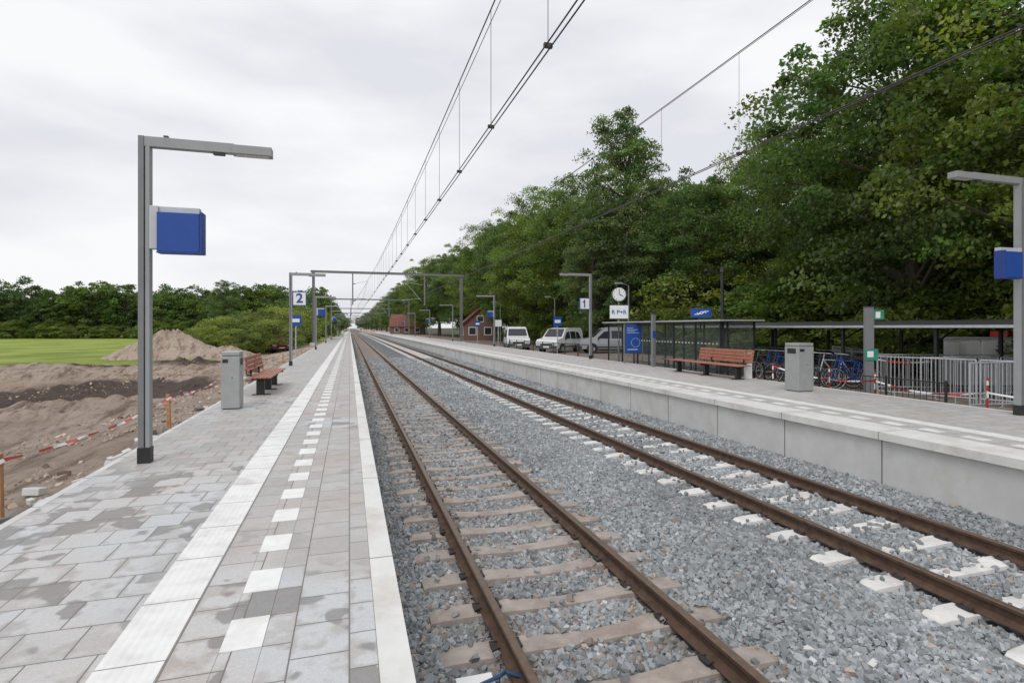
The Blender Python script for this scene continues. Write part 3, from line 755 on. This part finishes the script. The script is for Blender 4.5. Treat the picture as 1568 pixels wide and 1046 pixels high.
for i in range(10):
    y=27+i*2.0; b.box(12.58,12.64,y-.03,y+.03,.53,1.45,m_dark)
for z in (.95,1.4): b.box(12.6,12.62,27,45,z,z+.04,m_dark)
b.obj("steel_railing")
meshfence("crowd_barrier",(14.6,12.2,.53),math.radians(-22),3,2.1,1.08,.10)
meshfence("crowd_barrier",(14.3,10.6,.53),math.radians(-14),2,2.1,1.08,.10)
meshfence("crowd_barrier",(13.8,11.4,.53),math.radians(-70),2,2.1,1.08,.10)
meshfence("crowd_barrier",(17.2,14.3,.53),math.radians(60),2,2.1,1.08,.10)
meshfence("crowd_barrier",(16.8,9.9,.53),math.radians(-40),2,2.1,1.08,.10)
meshfence("crowd_barrier",(13.2,8.7,.53),math.radians(-6),1,2.1,1.08,.10)
tape([(12.5,13.8,1.22),(12.75,10.6,1.05),(13.6,8.6,.95),(15.5,6.5,1.0)],"barrier_tape",.16,.045)
tape([(14.4,12.3,1.55),(16.4,11.4,1.5),(18.4,10.6,1.5),(20,9,1.5)],"barrier_tape",.14,.05)
for x,y in ((12.5,13.8),(12.75,10.6),(13.6,8.6),(13.2,12.4)):
    b=B(); b.cyl((0,0,0),(0,0,.75),.02,m_red,8); b.cyl((0,0,.3),(0,0,.45),.0215,m_white,8); b.cyl((0,0,.58),(0,0,.68),.0215,m_white,8); b.cyl((0,0,0),(0,0,.05),.15,m_rubber,10); b.obj("barrier_post",(x,y,.53))
b=B(); b.box(-.11,.11,-.05,.05,0,2.4,m_pole); b.box(-.12,.12,-.06,.06,2.4,2.43,m_dark); b.box(.12,.38,-.03,.03,2.08,2.33,m_green); b.box(.16,.28,-.035,-.03,2.12,2.28,m_white)
b.box(-.13,.20,-.075,-.051,1.0,1.3,m_green); b.box(-.08,.08,-.08,-.075,1.08,1.24,m_white); b.obj("information_column",(13.25,11.2,.53),math.radians(-20),.006)
b=B(); b.box(-.05,0,-.02,.02,0,1.8,m_pole); b.box(.8,.85,-.02,.02,0,1.8,m_pole); b.box(0,.8,-.03,.03,.45,1.8,m_dark)
b.box(.03,.77,-.036,-.031,.5,1.75,m_blue); 
for i in range(4): b.box(.09,.09+.3+.07*((i*3)%5),-.039,-.0365,1.6-i*.07,1.62-i*.07,m_grayw)
b.ring((.5,-.037,.95),(0,1,0),.2,.008,m_grayw,24); b.box(.12,.6,-.039,-.0365,.62,.66,m_grayw); b.obj("timetable_board",(12.05,22.4,PT),math.radians(-12))
b=B(); b.box(-.07,.07,-.07,.07,0,2.2,m_pole); b.box(-.09,.09,-.09,.09,2.2,2.25,m_dark); b.box(-.075,.075,-.076,-.0705,1.2,1.5,m_blue); b.obj("ticket_reader_post",(12.2,20.2,PT),0,.006)
b=B(); b.box(-.1,.1,-.08,.08,0,.85,m_white); b.box(-.08,.08,-.085,-.0805,.5,.78,m_glassd); b.box(-.1,.1,-.08,.08,.851,.90,m_dark); b.obj("emergency_call_post",(12.25,14.6,PT),math.radians(-20),.01)
b=B(); b.cyl((0,0,0),(0,0,3.2),.045,m_pole,10); b.box(-.46,.46,-.07,-.051,2.3,2.95,m_white); b.box(-.46,.46,-.05,-.04,2.27,2.98,m_dark)
b.cyl((0,-.10,3.5),(0,.1,3.5),.36,m_dark,32); b.cyl((0,-.11,3.5),(0,-.101,3.5),.33,m_white,32)
b.box(-.015,.015,-.118,-.112,3.5,3.77,m_black); 
T=Matrix.Translation((0,0,3.5))@Matrix.Rotation(math.radians(115),4,'Y'); b.box(-.02,.02,-.118,-.112,0,.2,m_black,T)
for k in range(12):
    T=Matrix.Translation((0,0,3.5))@Matrix.Rotation(math.radians(30*k),4,'Y'); b.box(-.012,.012,-.115,-.111,.25,.30,m_black,T)
o=b.obj("station_clock",(12.9,24.6,.55),math.radians(-15))
t=bpy.data.curves.new("lettering",'FONT'); t.body="R P+R"; t.size=.29; t.align_x='CENTER'; t.extrude=.002; t.offset=.005; to=bpy.data.objects.new("lettering",t); col.objects.link(to); t.materials.append(m_blue); to.rotation_euler=(math.pi/2,0,0); to.location=(0,-.074,2.52); to.parent=o
b=B(); b.box(-.40,.40,-.05,.05,0,.36,m_blue)
for s in (1,-1):
    pts=[(-.28,.0),(-.12,.0),(-.02,.10),(.12,.10),(.18,.05)]
    for (ax,az),(cx_,czz) in zip(pts,pts[1:]): b.cyl((s*ax,-.055,.18+s*az-s*.06),(s*cx_,-.055,.18+s*czz-s*.06),.02,m_white,6)
b.box(-.03,.03,.051,.1,-.6,.3,m_dark); b.obj("railway_logo_sign",(13.45,18.7,2.80),math.radians(-18))
b=B(); b.cyl((0,0,0),(0,0,4.0),.06,m_black,10); b.cyl((0,0,3.95),(-.45,0,4.05),.025,m_black,8); b.box(-.75,-.4,-.08,.08,4.02,4.09,m_black); b.cyl((0,0,4.0),(0,0,4.15),.08,m_dark,10); b.obj("street_lamp",(13.75,17.8,.53))
for x,y in ((17.5,32),(18.5,48),(16.5,60)):
    b=B(); b.cyl((0,0,0),(0,0,4.6),.06,m_pole,10,.04); b.cyl((0,0,4.6),(-.5,0,4.75),.025,m_pole,8); b.box(-.95,-.45,-.1,.1,4.7,4.8,m_pole2); b.obj("street_lamp",(x,y,.53))
b=B(); 
for i in range(3): b.box(i*.7,i*.7+.67,0,.6,.05,1.5,m_white); b.box(i*.7+.05,i*.7+.62,-.01,0,.2,1.4,m_vanw); b.box(i*.7+.55,i*.7+.58,-.03,-.011,.7,.95,m_dark)
b.box(-.05,2.12,-.05,.65,1.501,1.56,m_zinc); b.obj("utility_cabinet",(18.35,12.4,.53),math.radians(-15),.01)
b=B(); b.box(0,.7,0,.9,.2,1.3,m_red); b.box(.05,.65,-.02,0,.9,1.2,m_black); b.box(.15,.55,.2,.7,1.3,1.75,m_red); b.box(0,.2,.0,.2,0,.2,m_rubber); b.box(.5,.7,0,.2,0,.2,m_rubber); b.obj("mobile_generator",(20.2,12.1,.53),0,.03)
for x,y,c in ((12.9,33,m_blue),(13.0,48,m_white),(12.9,56,m_blue),(-2.9,33,m_blue)):
    b=B(); b.cyl((0,0,0),(0,0,2.5),.035,m_zinc,8); b.box(-.3,.3,-.05,-.036,1.9,2.5,c); b.box(-.2,.2,-.056,-.051,2.1,2.3,m_white); b.obj("direction_sign",(x,y,.6))
# ------------------------------------------------------------------ houses
def house(name,loc,rz,w,d,hw,hr,wallm=m_brick):
    b=B(); b.box(-w/2,w/2,-d/2,d/2,0,hw,wallm)
    b.add([(-w/2,-d/2,hw),(w/2,-d/2,hw),(0,-d/2,hw+hr)],[(0,1,2)],wallm); b.add([(-w/2,d/2,hw),(w/2,d/2,hw),(0,d/2,hw+hr)],[(2,1,0)],wallm)
    e=.35; sl=hr/(w/2)
    for s in (-1,1):
        x=s*(w/2+e); z=hw-e*sl
        vs=[(0,-d/2-e,hw+hr+.02),(x,-d/2-e,z+.02),(x,d/2+e,z+.02),(0,d/2+e,hw+hr+.02)]
        vs+= [(a,c,dd+.14) for a,c,dd in vs]
        b.add(vs,[(0,1,2,3),(7,6,5,4),(0,4,5,1),(1,5,6,2),(2,6,7,3)],m_roofred)
        b.box(*sorted((s*w*.12,s*w*.36)),-d/2-.03,-d/2-.002,.9,2.1,m_white); b.box(*sorted((s*w*.14,s*w*.34)),-d/2-.04,-d/2-.031,1.0,2.0,m_glassd)
        for y in (-d*.3,0,d*.3): b.box(*sorted((s*(w/2+.002),s*(w/2+.03))),y-.6,y+.6,.9,2.1,m_white); b.box(*sorted((s*(w/2+.031),s*(w/2+.04))),y-.5,y+.5,1,2.0,m_glassd)
    b.box(-.5,.5,-d/2-.03,-d/2-.002,hw+.1,hw+1.1,m_white); b.box(-.42,.42,-d/2-.04,-d/2-.031,hw+.2,hw+1.0,m_glassd)
    b.box(-.4,.4,d*.1,d*.1+.6,hw+hr-.6,hw+hr+.7,wallm)
    b.obj(name,loc,rz)
house("brick_house",(19.0,82,.4),math.radians(-8),4.8,7,2.7,2.1)
house("brick_house",(15.6,150,.3),math.radians(75),7,9,2.6,3.0)
house("brick_house",(-9.5,108,-.3),math.radians(60),5,6,2.5,2)
for x,y in ((-2.0,236),(9.8,236),(-2.2,250),(10,250)):
    b=B(); b.cyl((0,0,0),(0,0,3.2),.08,m_pole,8); b.box(-.35,.35,-.1,0,2.2,3.2,m_black); b.cyl((0,-.12,2.95),(0,-.1,2.95),.12,m_red,12)
    for k in range(5): b.cyl((k*.9,0,1.1),(k*.9+.45,0,1.1),.06,m_red,6); b.cyl((k*.9+.45,0,1.1),(k*.9+.9,0,1.1),.06,m_white,6)
    b.obj("level_crossing_barrier",(x,y,-.1),0 if x>0 else math.pi)
# ------------------------------------------------------------------ sky + light
w=bpy.data.worlds.new("World"); S.world=w; w.use_nodes=True; nt=w.node_tree
bg=nt.nodes["Background"]; sky=nt.nodes.new("ShaderNodeTexSky"); sky.sky_type='NISHITA'; sky.sun_disc=False
EL=math.radians(52); AZ=math.radians(215)
sky.sun_elevation=EL; sky.sun_rotation=AZ; sky.air_density=1; sky.dust_density=4
tc=nt.nodes.new("ShaderNodeTexCoord"); mp=nt.nodes.new("ShaderNodeMapping"); mp.inputs["Scale"].default_value=(1,1,3.2); mp.inputs["Rotation"].default_value=(.1,.25,0)
L(nt,tc.outputs["Generated"],mp.inputs["Vector"])
n=noise(nt,mp.outputs["Vector"],2.2,6,.5)
cl=ramp(nt,n,[(.36,(7.9,8.05,8.55)),(.49,(9.0,9.1,9.4)),(.60,(9.9,9.95,10.1))])
cc=mix(nt,.95,sky.outputs["Color"],cl); L(nt,cc,bg.inputs["Color"]); bg.inputs["Strength"].default_value=.1
ld=bpy.data.lights.new("sun",'SUN'); ld.energy=1.3; ld.angle=math.radians(25); ld.color=(1,.975,.95)
lo=bpy.data.objects.new("sun",ld); col.objects.link(lo)
dirv=Vector((math.sin(AZ)*math.cos(EL),math.cos(AZ)*math.cos(EL),math.sin(EL)))
lo.rotation_euler=dirv.to_track_quat('Z','Y').to_euler()
S.view_settings.view_transform='Standard'; S.view_settings.look='None'; S.view_settings.exposure=0
cd=bpy.data.cameras.new("camera"); cam=bpy.data.objects.new("camera",cd); col.objects.link(cam); S.camera=cam
cam.location=(0,0,2.39); cam.rotation_euler=(math.pi/2,0,math.radians(-16.6)); cd.sensor_width=36; cd.lens=19.17; cd.shift_y=-.0134; cd.clip_end=5000; cd.clip_start=.05
